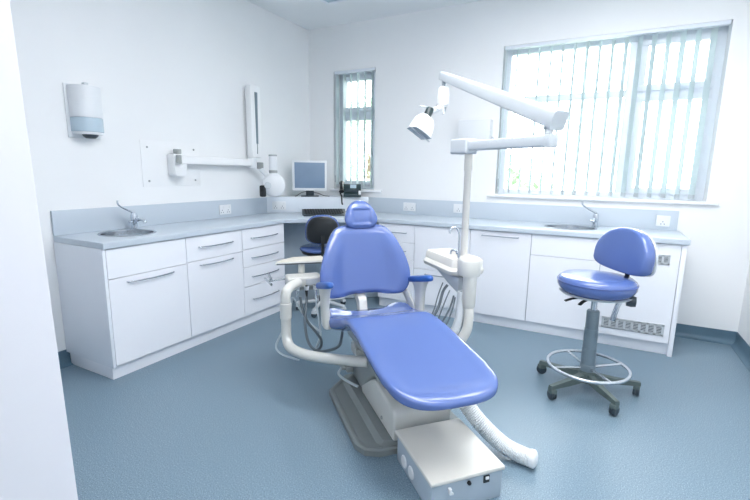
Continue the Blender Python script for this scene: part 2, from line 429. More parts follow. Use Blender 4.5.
# end panel at the right end of the back run
tag(obj('end_panel', MB().box(.546, .578, FYB, YB-.002, 0.0, CT-.043, .002), M['cab']), 'white end panel closing the right end of the back cabinets', 'panel')
tag(obj('end_panel', MB().box(XL+.002, FXL, LY[0]-.02, LY[0]-.001, 0.094, CT-.043, .001), M['carc']), 'white end panel at the near end of the left-hand cabinets', 'panel')
tag(obj('plinth', MB().box(XL+.02, -2.7654, LY[0]-.006, LY[2]+.55, 0, .0935, .002), M['cab']), 'white plinth board under the left-hand cabinets', 'plinth')
tag(obj('plinth', MB().box(-2.0, .5455, 3.9076, YB-.03, 0, .0935, .002), M['cab']), 'white plinth board under the back cabinets', 'plinth')

# worktop: one continuous L with a diagonal desk front, two sink cut-outs
SL = (-3.005, 1.885, 0.185, 0.185); SR = (-0.243, 4.15, 0.215, 0.19)
wt = thing('worktop', 'pale grey L-shaped worktop running along left and back walls', 'worktop', (XL, YB, CT))
poly = [(XL+.002, 1.5375), (-2.7115, 1.5375), (-2.7115, 3.262), (-2.03, 3.8485), (.592, 3.8485), (.592, YB-.002), (XL+.002, YB-.002)]
mb = MB().prism(poly, CT-.042, CT, 'z', .007, 3)
cuts = []
for (cx, cy, rx, ry) in (SL, SR):
    cb = MB(); cb.lathe([(0, -.2), (1, -.2), (1, .2), (0, .2)], 40, Tr(cx, cy, CT) @ Matrix.Diagonal((rx-.012, ry-.012, 1, 1)))
    cuts.append(obj('cutter', cb, M['top']))
tmp = obj('slab', mb, M['top'])
for c_ in cuts:
    md = tmp.modifiers.new('cut', 'BOOLEAN'); md.operation = 'DIFFERENCE'; md.object = c_; md.solver = 'EXACT'
dg = bpy.context.evaluated_depsgraph_get()
me = bpy.data.meshes.new_from_object(tmp.evaluated_get(dg))
for c_ in cuts: bpy.data.objects.remove(c_)
bpy.data.objects.remove(tmp)
me.transform(Tr(-XL, -YB, -CT))
for p in me.polygons: p.use_smooth = True
me.set_sharp_from_angle(angle=math.radians(30))
slab = bpy.data.objects.new('slab', me); C.objects.link(slab); slab.parent = wt
b = MB(); q = Tr(-XL, -YB, -CT)
b.box(XL+.001, XL+.022, 1.5375, 3.66, CT, ULT, .003, mtx=q)
obj('upstand', b, M['top'], wt)
b = MB(); b.box(-2.44, .5713, YB-.022, YB-.001, CT, ULT, .003, mtx=q)
obj('upstand', b, M['top'], wt)
# raised diagonal ledge in the corner
LZ = 1.100
tag(obj('corner_ledge', MB().prism([(XL+.0235, 3.632), (-2.432, YB-.0235), (XL+.0235, YB-.0235)], CT+.001, LZ, 'z', .003), M['ledge']), 'raised white corner ledge carrying the monitor and telephone', 'ledge')
# desk back panel in the knee-hole
dp = thing('desk_panel', 'grey back panel in the knee-hole under the corner desk', 'panel', (-2.907, 3.489, 0), math.atan2(.652, .758))
obj('board', MB().box(-.30, 1.16, 0, .018, .01, CT-.045), M['panel'], dp)
obj('shadow_gap_line', MB().box(.22, 1.15, -.008, -.0005, .790, .800, .001), M['slot'], dp)  # thin grey strip standing in for a shadow gap across the board
so = obj('socket_plate', MB().box(.34, .43, -.012, -.0005, .655, .75, .003), M['plasticg'], dp)
obj('plug', MB().box(.36, .41, -.04, -.0125, .675, .73, .006), M['charcoal'], so)

# sockets
def socket(label, loc, rz, W_=0.148, n=2):
    t = thing('wall_socket', label, 'socket', loc, rz, 'sockets above the worktops')
    obj('plate', MB().box(-W_/2, W_/2, -.009, -.0005, -.046, .046, .004), M['plastic'], t)
    for i in range(n):
        xx = (i-(n-1)/2)*W_*.5
        obj('switch', MB().box(xx+.008, xx+.02, -.0125, -.0092, .012, .034, .0015), M['plastic'], t)
        b = MB()
        for (u, v) in ((-.002, -.006), (-.014, -.026), (.010, -.026)): b.box(xx+u-.0035, xx+u+.0035, -.0098, -.0091, v-.005, v+.005)
        obj('pin_holes', b, M['gap'], t)
socket('white double socket on the left upstand beyond the round sink', (XL+.0225, 3.035, 1.005), PI/2)
s2 = math.atan2(.80, .832)
socket('white double socket on diagonal ledge front below the x-ray head', (-3.168, 3.7235, 1.006), math.atan2(YB-.0235-3.632, -2.432-XL-.0235))
socket('white double socket on back upstand just right of the headrest', (-1.91, YB-.0225, 1.01), 0)
socket('white socket on back upstand half hidden by the lamp pole', (-1.346, YB-.0225, 1.02), 0, .115, 1)
socket('white socket on the upstand above the right-hand end unit', (.465, YB-.0225, 1.004), 0, .1, 1)

# sinks and taps
def sink(label, c, depth=.14):
    cx, cy, rx, ry = c
    t = thing('sink', label, 'sink', (cx, cy, CT))
    S = Matrix.Diagonal((rx, ry, 1, 1))
    obj('rim', MB().lathe([(.90, .0005), (1.0, .0005), (1.005, .003), (.985, .0055), (.93, .005), (.90, .0015)], 48, S), M['steel'], t)
    obj('bowl', MB().lathe([(.905, .002), (.90, -.01), (.87, -depth*.75), (.78, -depth), (.2, -depth-.006), (0, -depth-.006), (0, -depth-.010), (.2, -depth-.010), (.80, -depth-.005), (.895, -depth*.77), (.92, -.01), (.92, .002)], 48, S), M['steel'], t)
    obj('drain', MB().lathe([(0, -depth-.004), (.03, -depth-.004), (.036, -depth-.001), (.04, -depth-.004), (0, -depth-.005)], 24), M['chrome'], t)
    return t
sink('round steel sink set in the left-hand worktop', SL)
sink('oval steel sink set in worktop below the wide window', SR)
def tap(label, loc, rz):
    t = thing('lever_tap', label, 'tap', loc, rz)    # spout towards local -x, lever over it
    obj('body', MB().lathe([(0, .0005), (.030, .0005), (.031, .006), (.024, .012), (.0215, .05), (.0245, .07), (.0245, .105), (.020, .122), (.008, .130), (0, .131)], 24), M['chrome'], t)
    obj('spout', MB().tube([(0, -.015, .055), (0, -.05, .075), (-.01, -.10, .082), (-.012, -.14, .074), (-.013, -.148, .058)], lambda u: .0135-.003*u, 12, smooth=6), M['chrome'], t)
    obj('lever', MB().tube([(.004, 0, .118), (-.02, 0, .135), (-.065, 0, .160), (-.105, 0, .185), (-.118, 0, .206), (-.118, 0, .225)], lambda u: .0085-.0025*u, 10, smooth=6), M['chrome'], t)
    obj('side_knob', MB().cyl((-.02, 0, .055), (-.045, 0, .06), .011, .009, 14, .002), M['chrome'], t)
tap('chrome lever tap behind the left-hand round sink', (-3.166, 2.046, CT), PI/2)
tap('chrome lever tap at the right end of the oval sink', (-.052, 4.318, CT), 0)

# ------------------------------------------------------------------ left wall fittings
pd = thing('towel_dispenser', 'white paper towel dispenser on the wall above the left sink', 'dispenser', (XL, 1.815, 1.60))
def dshape(d, hw, n=24, flat=.35):
    out = [(0.0, -hw)]
    for k in range(n+1):
        a = -PI/2+PI*k/n; out.append((d*flat+d*(1-flat)*math.cos(a), hw*math.sin(a)))
    out.append((0.0, hw)); return out
obj('cover', MB().prism(dshape(.135, .098), .125, .335, 'z', .006), M['plastic'], pd)
obj('level_window', MB().prism(dshape(.132, .096), .03, .1245, 'z', .005), M['smoke'], pd)
obj('base_rim', MB().prism(dshape(.126, .092), .012, .0295, 'z', .004), M['plastic'], pd)
obj('nozzle', MB().lathe([(0, -.012), (.03, -.012), (.045, .0), (.05, .0115), (0, .0115)], 24, Tr(.065, 0, 0)), M['charcoal'], pd)
obj('key_tab', MB().box(.04, .075, -.014, .014, .3355, .36, .004), M['plasticg'], pd)
obj('back_plate', MB().box(.0005, .012, -.115, .10, -.012, .345, .005), M['plastic'], pd)

xr = thing('x_ray_unit', 'white wall-mounted folding x-ray arm and head beside the monitor', 'x-ray machine', (XL, 2.5, 1.25))
obj('wall_plate', MB().box(.0005, .005, -.28, .28, -.01, .36, .001), M['wall'], xr)
for yy, zz in ((-.224, .306), (.223, .307), (-.225, .036), (.225, .04)):
    obj('screw', MB().cyl((.0055, yy, zz), (.010, yy, zz), .009, .007, 12), M['grey'], xr)
obj('wall_bracket', MB().prism([(-.055, .26), (-.05, .09), (-.03, .075), (.05, .075), (.07, .09), (.075, .26)], .0055, .10, 'x', .012), M['wall'], xr)
obj('swivel_collar', MB().cyl((.075, .0, .262), (.075, .0, .30), .032, .032, 24, .003).cyl((.128, -.03, .18), (.128, -.03, .25), .022, .022, 20, .003), M['grey'], xr)
obj('horizontal_arm', MB().box(.04, .105, -.045, .90, .178, .245, .012, mtx=None), M['wall'], xr)
obj('elbow', MB().cyl((.075, .88, .16), (.075, .88, .262), .045, .045, 24, .006), M['plastic'], xr)
obj('folded_arm', MB().box(.04, .115, .845, .985, .263, .965, .018), M['wall'], xr)
obj('arm_slot', MB().prism([(.903, .40), (.898, .90), (.936, .90), (.928, .40)], .1155, .1185, 'x'), M['slot'], xr)
obj('spring_rod', MB().tube([(.118, .915, .40), (.118, .912, .30)], .005, 8), M['grey'], xr)
obj('drop_link', MB().tube([(.13, .93, .16), (.17, .93, .12), (.23, .935, .07), (.275, .925, .03), (.30, .90, .0), (.29, .865, -.03)], .024, 14, smooth=6), M['plastic'], xr)
obj('link_collar', MB().cyl((.13, .93, .15), (.13, .93, .215), .034, .034, 22, .004), M['grey'], xr)
hd = obj('tube_head', MB().lathe([(0, -.075), (.085, -.075), (.108, -.06), (.118, -.03), (.118, .03), (.108, .06), (.085, .075), (0, .075)], 36, Tr(.31, .925, -.01) @ Rz(math.radians(-49)) @ Matrix.Rotation(PI/2, 4, 'Y')), M['plastic'], xr)
cn = obj('cone', MB().cyl((.31, .92, .10), (.31, .92, .295), .040, .040, 24, .006), M['plastic'], hd)
obj('cone_ring', MB().cyl((.31, .92, .112), (.31, .92, .138), .0425, .0425, 24, .002), M['grey'], xr)
obj('cone_cap', MB().cyl((.31, .92, .276), (.31, .92, .292), .0425, .0425, 24, .002), M['grey'], xr)
obj('pivot_knob', MB().cyl((.34, .80, -.01), (.36, .78, -.01), .034, .034, 20, .004), M['plasticg'], hd)
obj('yoke', MB().box(.25, .30, .775, .825, -.125, -.01, .014), M['black'], hd)

wb = thing('wall_box', 'small white box on the back wall behind the lamp joint', 'box', (-1.20, YB, 1.80))
obj('housing', MB().box(-.17, .155, -.11, -.0005, -.10, .11, .012), M['plastic'], wb)
obj('cable_stub', MB().tube([(.156, -.05, -.06), (.175, -.05, -.07), (.18, -.05, -.12)], .006, 8, smooth=4), M['plasticg'], wb)

# ------------------------------------------------------------------ things on the corner desk
mo = thing('monitor', 'flat white-framed computer monitor on the corner ledge', 'monitor', (-2.965, 4.02, LZ), math.atan2(-2.945, -4.03)*-1+math.radians(-4))
mo.rotation_euler = (0, 0, math.atan2(2.945, 4.03))
obj('bezel', MB().box(-.192, .192, -.03, .015, .068, .402, .008), M['plastic'], mo)
obj('screen', MB().box(-.168, .168, -.0325, -.0302, .098, .380, .001), M['screen'], mo)
obj('rear_shell', MB().prism([(-.15, .02), (.15, .02), (.09, .07), (-.09, .07)], .10, .36, 'z', .008, mtx=Tr(0, -.004, 0)), M['plasticg'], mo)
st = obj('stand', MB().box(-.045, .045, .0, .03, .012, .09, .004), M['charcoal'], mo)
obj('stand_foot', MB().box(-.10, .10, -.055, .07, .0005, .012, .005), M['charcoal'], st)
obj('cable', MB().tube([(.03, .03, .05), (.10, .02, .035), (.16, -.02, .012), (.22, -.03, .006)], .0035, 6, smooth=5).tube([(-.03, .03, .06), (-.10, .03, .04), (-.15, -.01, .008), (-.17, -.02, .006)], .0035, 6, smooth=5), M['black'], mo)

ph = thing('telephone', 'dark desk telephone on the ledge below the narrow window', 'telephone', (-2.608, 4.312, LZ), math.atan2(2.60, 4.352))
obj('body', MB().prism([(-.085, .0008), (.085, .0008), (.085, .13), (.05, .145), (-.085, .03)], -.076, .125, 'x', .006), M['green'], ph)
obj('display', MB().box(.0, .07, -.002, .0015, -.03, .03, mtx=Tr(0, .012, .118) @ Matrix.Rotation(math.radians(-50), 4, 'X')), M['smoke'], ph)
obj('key_pad', MB().box(-.05, .10, -.002, .0015, -.035, .02, .001, mtx=Tr(0, -.035, .081) @ Matrix.Rotation(math.radians(-50), 4, 'X')), M['charcoal'], ph)
obj('label_card', MB().box(.095, .1235, -.0895, -.0855, .03, .075, mtx=None), M['plastic'], ph)
obj('handset', MB().tube([(-.098, -.08, .060), (-.098, -.05, .095), (-.098, .0, .130), (-.098, .05, .157), (-.098, .075, .153)], lambda u: .020+.010*abs(2*u-1)**3, 12, smooth=5), M['black'], ph)
obj('cord', MB().tube([(-.112, -.085, .045), (-.10, -.105, .02), (-.095, -.118, -.01), (-.092, -.120, -.06), (-.085, -.118, -.085)], .009, 8, smooth=6), M['black'], ph)

kb = thing('keyboard', 'dark computer keyboard on the corner desk below the monitor', 'keyboard', (-2.60, 3.775, CT), math.atan2(.685, .73))
obj('base', MB().prism([(-.085, .0006), (.095, .0006), (.095, .062), (-.085, .014)], -.225, .235, 'x', .003), M['charcoal'], kb)
Kt = Tr(0, .005, .0385) @ Matrix.Rotation(math.atan2(.048, .18), 4, 'X')
for r_ in range(5):
    for k in range(15 if r_ else 14):
        u = -.205+.0275*k; v = -.072+.031*r_
        if r_ == 0 and 3 < k < 9:
            if k == 4: obj('key', MB().box(u, u+.132, v, v+.022, .0, .007, .0015, 1, mtx=Kt), M['black'], kb)
            continue
        obj('key', MB().box(u, u+.0225, v, v+.022, .0, .007, .0015, 1, mtx=Kt), M['black'], kb)

# ------------------------------------------------------------------ stools
def caster(parent, x, y, m, ang, r=.03):
    c = obj('caster', MB().cyl((-.011, .0, r), (.011, .0, r), r, r, 20, .005, mtx=Tr(x, y, .0012) @ Rz(ang)).cyl((-.026, 0, r), (-.013, 0, r), r*.93, r*.93, 18, .004, mtx=Tr(x, y, .0012) @ Rz(ang)), M['charcoal'], parent)
    obj('caster_hood', MB().box(-.027, .012, -.026, .026, r+.004, 2*r+.008, .01, mtx=Tr(x, y, .0012) @ Rz(ang)).cyl((-.006, 0, 2*r), (-.006, 0, 2*r+.022), .009, .009, 10, mtx=Tr(x, y, .0012) @ Rz(ang)), m, c)
def dback(hw, hh, th, dome=.018, n=56):
    """D-shaped back cushion in the x-z plane, front towards -y, flat edge down"""
    out = []
    for k in range(n):
        a = 2*PI*k/n; c_, s_ = math.cos(a), math.sin(a)
        x = hw*c_
        z = hh*(1.15*s_ if s_ > 0 else .62*math.copysign(abs(s_)**.85, s_)-.0) + (.03*(x/hw)**2*(-1) if s_ < 0 else 0)
        out.append((x, z))
    rings = []
    for d_, sc in ((-th*.5, .80), (-th*.5+.001, .88), (-th*.46, .945), (-th*.34, .985), (-th*.15, 1.0), (th*.15, 1.0), (th*.36, .985), (th*.47, .94), (th*.5, .86)):
        rings.append([(x*sc, d_+.25*x*x*1.0*-1*-1*0-dome*((x/hw)**2)*1.0+.0, (z-.02)*sc+.02) for x, z in out])
    return MB().loft(rings)
st = thing('operator_stool', 'blue round-seat stool with a foot ring in front of the end unit', 'stool', (0.006, 2.965, 0))
angs = [math.radians(a) for a in (15, 87, 159, 233, 303)]
for a in angs:
    dx, dy = math.cos(a), math.sin(a)
    l = obj('leg', MB().loft([[(p[0]*dx-p[1]*dy, p[0]*dy+p[1]*dx, p[2]) for p in q] for q in
        [[(.03, -.026, .075), (.03, .026, .075), (.03, .02, .125), (.03, -.02, .125)], [(.17, -.022, .07), (.17, .022, .07), (.17, .017, .105), (.17, -.017, .105)], [(.317, -.016, .072), (.317, .016, .072), (.317, .013, .095), (.317, -.013, .095)]]]), M['basegrey'], st)
    caster(st, .307*dx, .307*dy, M['basegrey'], a+random.uniform(-.8, .8), .032)
obj('base_hub', MB().lathe([(0, .06), (.045, .06), (.05, .07), (.048, .13), (.042, .14), (0, .14)], 24), M['basegrey'], st)
obj('column', MB().lathe([(0, .13), (.043, .13), (.043, .29), (.0405, .292), (.0405, .42), (.038, .422), (.038, .535), (.034, .543), (0, .543)], 28), M['colgrey'], st)
obj('gas_lift', MB().cyl((0, 0, .53), (0, 0, .655), .019, .019, 20), M['chrome'], st)
rg = obj('foot_ring', MB().tube([(.240*math.cos(2*PI*k/40), .240*math.sin(2*PI*k/40), .168) for k in range(40)], .0105, 10, closed=True), M['ring'], st)
for a in (35, 125, 215, 305):
    a = math.radians(a); obj('ring_spoke', MB().tube([(.04*math.cos(a), .04*math.sin(a), .16), (.234*math.cos(a), .234*math.sin(a), .168)], .0085, 8), M['ring'], rg)
obj('ring_collar', MB().cyl((0, 0, .14), (0, 0, .185), .048, .046, 24, .003), M['colgrey'], st)
se = obj('seat', MB().lathe([(0, 0.6620), (.195, 0.6620), (.216, 0.6860), (.225, 0.7040), (.226, 0.7280), (.220, 0.7480), (.203, 0.7610), (.15, 0.7650), (.08, 0.7640), (0, 0.7630)], 56), M['blue'], st, 70)
obj('welt', MB().tube([(.2262*math.cos(2*PI*k/56), .2262*math.sin(2*PI*k/56), .732) for k in range(56)], .0035, 6, closed=True), M['blued'], se)
obj('seat_pan', MB().lathe([(0, .638), (.10, .638), (.200, .650), (.212, .661), (0, .6615)], 40), M['plasticg'], st)
for a, L in ((222, .215), (248, .205)):
    a = math.radians(a); obj('height_lever', MB().tube([(.10*math.cos(a), .10*math.sin(a), .632), (.17*math.cos(a), .17*math.sin(a), .628), (L*math.cos(a), L*math.sin(a), .618)], .0095, 8, flat=(.6, 1.3)), M['black'], st)
bx, by = .775, .632   # direction from seat centre to back cushion
obj('back_bar', MB().tube([(.02*bx, .02*by, .628), (.17*bx, .17*by, .625), (.225*bx-.015, .225*by-.008, .635), (.248*bx-.025, .248*by-.012, .68), (.256*bx-.03, .256*by-.016, .80), (.262*bx-.03, .262*by-.016, .87)], .011, 10, smooth=6, flat=(.7, 1.5)), M['black'], st)
obj('tilt_rod', MB().tube([(.135, -.03, .636), (.118, -.035, .56), (.108, -.038, .505)], .015, 12), M['chrome'], st)
obj('tilt_knob', MB().lathe([(0, -.03), (.03, -.026), (.034, 0), (.030, .024), (0, .028)], 18, Tr(.195, -.045, .642) @ Matrix.Rotation(PI/2, 4, 'Y')), M['charcoal'], st)
bc = obj('backrest', dback(.243, .160, .070), M['blue'], st, 60)
bc.location = (.212*bx-.024, .212*by-.012, .882); bc.rotation_euler = (math.radians(-7), 0, math.radians(-55))
sh = obj('back_shell', dback(.235, .153, .02), M['plasticg'], bc, 60); sh.location = (0, .045, 0)

# second stool at the desk
s2 = thing('nurse_stool', 'black-shelled blue stool at the corner desk behind the dental chair', 'stool', (-2.42, 3.48, 0), math.radians(34.8))
for k in range(5):
    a = 2*PI*k/5+.6; dx, dy = math.cos(a), math.sin(a)
    obj('leg', MB().tube([(.02*dx, .02*dy, .10), (.26*dx, .26*dy, .078)], .018, 10), M['plasticg'], s2)
    caster(s2, .26*dx, .26*dy, M['plasticg'], a, .028)
obj('column', MB().lathe([(0, .06), (.045, .06), (.04, .15), (.028, .16), (.028, .35), (.018, .36), (.018, .555), (0, .555)], 20), M['charcoal'], s2)
obj('seat', MB().lathe([(0, .613), (.19, .613), (.218, .620), (.228, .634), (.218, .652), (.19, .660), (0, .662)], 40), M['blue'], s2, 70)
obj('seat_pan', MB().lathe([(0, .555), (.12, .555), (.20, .59), (.212, .612), (0, .612)], 32), M['black'], s2)
n = 28; rings = []
def back_outline(sc, yoff, bulge):
    out = []
    for k in range(n):
        a = 2*PI*k/n; c_, s_ = math.cos(a), math.sin(a)
        x = .165*sc*math.copysign(abs(c_)**.8, c_); z = .815+(.172*sc*abs(s_)**.8 if s_ > 0 else -.105*sc*abs(s_)**.5)
        out.append((x, yoff+bulge*(1-(x/.165)**2), z))
    return out
obj('backrest', MB().loft([back_outline(.9, -.008, -.05), back_outline(.99, .0, -.05), back_outline(1.0, .02, -.05), back_outline(.97, .04, -.05), back_outline(.85, .05, -.05)]), M['blue'], s2, 60).location = (.0, -.17, 0)
obj('back_shell', MB().loft([back_outline(.80, -.034, -.05), back_outline(.90, -.030, -.05), back_outline(.925, -.018, -.05), back_outline(.92, -.0095, -.05)]), M['black'], s2, 60).location = (.0, -.17, 0)
obj('back_bar', MB().tube([(.0, .02, .54), (.0, -.12, .54), (.0, -.22, .56), (.0, -.275, .64), (.0, -.278, .74), (.0, -.268, .80)], .016, 10, smooth=6), M['black'], s2)

# ------------------------------------------------------------------ dental chair (local x towards the foot end, y across, z up)
CO, CA = (-1.314, 2.35, 0), math.radians(-43)
dc = thing('dental_chair', 'large blue dental chair with ivory frame in the middle of the room', 'dental chair', CO, CA)
# base moulding
def ring2(poly, z): return [(x, y, z) for x, y in poly]
def oct_(x0, x1, y0, y1, c, cf):
    return [(x0+c, y0), (x1-cf, y0), (x1-cf*.35, y0+cf*.3), (x1, y0+cf), (x1, y1-cf), (x1-cf*.35, y1-cf*.3), (x1-cf, y1), (x0+c, y1), (x0, y1-c*.9), (x0, y0+c*.9)]
b = MB().loft([ring2(oct_(-.065, .775, -.258, .36, .165, .10), .0005), ring2(oct_(-.065, .775, -.258, .36, .165, .10), .030), ring2(oct_(-.058, .768, -.250, .352, .163, .098), .037),
               ring2(oct_(-.047, .755, -.237, .338, .158, .094), .037), ring2(oct_(-.037, .748, -.226, .326, .155, .092), .031), ring2(oct_(-.02, .75, -.155, .23, .06, .05), .034), ring2(oct_(.0, .745, -.130, .205, .04, .03), .060)])
obj('base_plate', b, M['plate'], dc, 30)
# front housing over the base
b = MB().prism([(.24, .0605), (.765, .0605), (.765, .205), (.74, .222), (.46, .243), (.40, .22), (.22, .095)], -.085, .235, 'y', .016, 3)
ho = obj('lift_housing', b, M['ivory'], dc)
obj('screw_cover', MB().cyl((.60, -.0855, .10), (.60, -.092, .10), .010, .008, 14), M['grey'], ho)
b = MB().prism([(-.02, .0605), (.20, .0605), (.37, .215), (.42, .245), (.52, .245), (.50, .37), (.40, .415), (.22, .40), (.05, .22), (-.04, .14)], -.075, .20, 'y', .018, 3)
obj('lift_arm', b, M['grey'], dc)
obj('pivot_cover', MB().cyl((.165, -.125, .325), (.165, -.0755, .325), .040, .040, 26, .008).box(.165, .235, -.123, -.0755, .292, .333, .01), M['ivory'], dc)
obj('foot_switch', MB().box(-.04, .08, -.135, -.09, .115, .150, .008).box(-.03, .05, -.16, -.13, .125, .14, .004), M['grey'], dc)
obj('base_hose', MB().tube([(.03, -.16, .13), (.08, -.19, .12), (.16, -.17, .115), (.24, -.11, .10)], .008, 8, smooth=5), M['hosel'], dc)
obj('seat_frame', MB().box(.12, .78, -.15, .17, .40, .455, .02), M['grey'], dc)

# seat and leg rest: one cushion
topz = [(0.02, .552), (.12, .545), (.22, .555), (.34, .598), (.46, .633), (.58, .625), (.75, .588), (.95, .543), (1.08, .519), (1.20, .496)]
botz = [(0.02, .485), (.12, .455), (.22, .455), (.34, .495), (.46, .545), (.58, .545), (.75, .51), (.95, .468), (1.08, .440), (1.20, .425)]
hwid = [(0.02, .215), (.05, .25), (.10, .288), (.18, .296), (.26, .285), (.36, .252), (.50, .243), (.75, .252), (.95, .258), (1.2, .252)]
rings = []
xs_ = [.02, .028, .045, .07] + [.10+.03*i for i in range(31)] + [1.02, 1.04, 1.06, 1.08, 1.095, 1.11, 1.124, 1.136, 1.147, 1.156, 1.163, 1.169, 1.173]
xs_ = sorted(set(round(x, 4) for x in xs_))
for x in xs_:
    w = hermite(hwid, x) if x < .98 else .2525*max(.02, 1-((x-.98)/.1955)**2.6)**(1/2.6)
    zt, zb = hermite(topz, x), hermite(botz, x)
    endf = min(1, max(.12, ((x-.012)/.05)))**.5 if x < .07 else (1 if x < 1.08 else max(.03, 1-((x-1.08)/.0945)**2.2)**.5)
    zc = (zt+zb)/2; th = (zt-zb)/2*endf
    ring = []
    for (yy, zz) in super_ring(w, th, 56, 3.0):
        u = yy/w; k = 1-x/.45 if x < .45 else 0
        dz = (-.020+.020*u*u)*max(0, min(1, (1.17-x)/.1)) if zz > 0 else 0
        if x < .40 and zz > -.5: dz += .030*max(0, abs(u)-.62)/.38*max(0, k)*(1 if zz > 0 else .3)
        rim = .010*max(0, (abs(u)-.70)/.30)*min(1, max(0, (x-.40)/.2))
        if zz > 0: dz += rim*max(0, min(1, (1.17-x)/.1))-.006*min(1, max(0, (x-.45)/.2))*(1-u*u)*max(0, min(1, (1.17-x)/.1))
        dx = .055*max(0, 1-u*u*1.5)*max(0, 1-(x-.02)/.22)
        ring.append((x+dx, yy+.044*min(1, max(0, (x-.55)/.6)), zc+zz+dz*(.3+.7*endf)))
    rings.append(ring)
obj('seat_cushion', MB().loft(rings), M['blue'], dc, 80)

# backrest
hb = [(.598, .19), (.606, .225), (.622, .254), (.65, .278), (.70, .295), (.76, .297), (.82, .284), (.88, .263), (.94, .236), (.98, .213), (1.01, .190), (1.03, .165), (1.044, .125), (1.050, .07), (1.052, .035)]
rings = []
zs_ = [.598, .602, .608, .616, .626, .638]+[.65+.02*i for i in range(18)]+[1.0, 1.012, 1.022, 1.032, 1.040, 1.047, 1.052]
for z in sorted(set(round(q, 4) for q in zs_)):
    w = hermite(hb, z); xc = .005-.19*(z-.59)
    e_ = min(1, max(.15, (z-.594)/.032))**.5 if z < .63 else (1 if z < 1.0 else max(.2, (1.056-z)/.056)**.5)
    ring = []
    for (yy, tt) in super_ring(w, .040*e_, 56, 2.7):
        u = abs(yy)/.30
        wrap = .066*u*u + .026*max(0, min(1, (abs(yy)/w-.48)/.28))*min(1, w/.2)*max(0, 1-max(0, z-.88)/.14)
        lz = -.026*(1-min(1, (yy/.24)**2))*max(0, 1-(z-.598)/.10) * -.6
        ring.append((xc+tt+wrap-.02, yy, z+lz))
    rings.append(ring)
obj('backrest', MB().loft(rings), M['blue'], dc, 80)
obj('back_shell', MB().loft([[(-.115-.19*(z-.6)+.05*(yy/.3)**2+tt, yy, z) for yy, tt in super_ring(w, .022, 32, 3)] for z, w in ((.66, .19), (.69, .235), (.75, .262), (.82, .245), (.92, .195), (1.0, .13))]), M['ivory'], dc, 60)
obj('back_support', MB().prism([(-.11, .66), (-.03, .62), (.035, .58), (.075, .44), (.12, .40), (.05, .40), (.01, .46), (-.03, .55), (-.13, .60)], -.045, .010, 'y', .008), M['ivory'], dc)
# headrest
hh = [(1.030, .058), (1.036, .080), (1.048, .097), (1.07, .107), (1.095, .108), (1.125, .099), (1.155, .083), (1.178, .063), (1.193, .040), (1.199, .018)]
rings = []
for i in range(45):
    z = 1.030+(1.199-1.030)*(1-math.cos(PI*i/44))/2
    w = hermite(hh, z); e_ = max(.12, math.sin(PI*min(1, max(0, (z-1.026)/.178))))**.45
    xc = -.098-.30*(z-1.11)
    ring = []
    for (yy, tt) in super_ring(w, .040*e_, 72, 2.6):
        sb = lambda q, lim: max(0, min(1, (lim-abs(q))/.016))
        dent = -.011*sb(yy, .068)*sb(z-1.103, .052) if tt > 0 else 0
        ring.append((xc+tt+.15*yy*yy/.114+dent, yy, z))
    rings.append(ring)
hr = obj('headrest', MB().loft(rings), M['blue'], dc, 80)
obj('headrest_bar', MB().box(-.172, -.158, -.035, .035, .93, 1.13, .005), M['steel'], hr)
# armrests: pads tilted up towards the front
for sgn in (-1, 1):
    y = .302*sgn; L_ = .335
    ap = [(.1675*math.copysign(abs(math.cos(2*PI*k/28))**.8, math.cos(2*PI*k/28)), .034*math.copysign(abs(math.sin(2*PI*k/28))**.8, math.sin(2*PI*k/28))) for k in range(28)]
    T_ = Tr(.19, y, .738) @ Matrix.Rotation(math.radians(-14), 4, 'Y')
    b = MB().loft([[(u*q, v*q, h_) for u, v in ap] for q, h_ in ((.88, -.022), (.97, -.017), (1, -.006), (.97, .006), (.88, .012), (.6, .015), (.2, .016))], mtx=T_)
    ar = obj('armrest', b, M['bluearm'], dc, 60)
    obj('armrest_post', MB().loft([[(xc_+u, yy_*sgn+v, z+.25*u*f__) for u, v in super_ring(wx, wy, 24, 3)] for xc_, wx, wy, z, yy_, f__ in
        ((.20, .092, .028, .7175, .302, 1), (.20, .070, .026, .695, .302, 1), (.20, .050, .023, .655, .302, .5), (.20, .043, .022, .58, .302, 0), (.205, .045, .022, .53, .300, 0), (.205, .050, .024, .50, .296, 0), (.205, .044, .02, .486, .292, 0))]), M['ivory'], ar, 60)
    hp = obj('hinge_plate', MB().prism([(-.02, .66), (.05, .65), (.185, .575), (.19, .535), (.13, .525), (.0, .60)], y-.030*sgn-.006, y-.030*sgn+.006, 'y', .005), M['ivory'], dc)
    obj('hinge_bolt', MB().cyl((.15, y-.0235*sgn, .558), (.15, y-.0145*sgn, .558), .012, .012, 12), M['steel'], hp)

# ------------------------------------------------------------------ floor junction box and suction hose
jb = thing('junction_box', 'ivory-topped grey floor box in front of the dental chair', 'floor box', CO, CA)
obj('box_body', MB().box(.812, 1.183, -.083, .253, .0008, .133, .004), M['boxside'], jb)
obj('lid', MB().prism([(.80, -.092), (1.194, -.092), (1.19, .262), (.80, .262)], .1335, .152, 'z', .006, 3), M['cream'], jb)
for xx, zz in ((.905, .052), (.985, .052)):
    obj('round_cover', MB().cyl((xx, -.0835, zz), (xx, -.090, zz), .030, .028, 24, .002), M['plastic'], jb)
kn = obj('valve_lever', MB().box(1.1835, 1.20, -.012, .002, .088, .112, .004).box(1.185, 1.196, -.006, .012, .080, .088, .002), M['plastic'], jb)
obj('control_knob', MB().cyl((1.1835, .087, .112), (1.197, .087, .112), .009, .008, 14, .002), M['black'], jb)
rs = obj('rocker_switch', MB().box(1.1835, 1.189, .158, .187, .092, .126, .002), M['black'], jb)
obj('rocker', MB().box(1.1892, 1.194, .165, .181, .110, .123, .002), M['plastic'], rs)
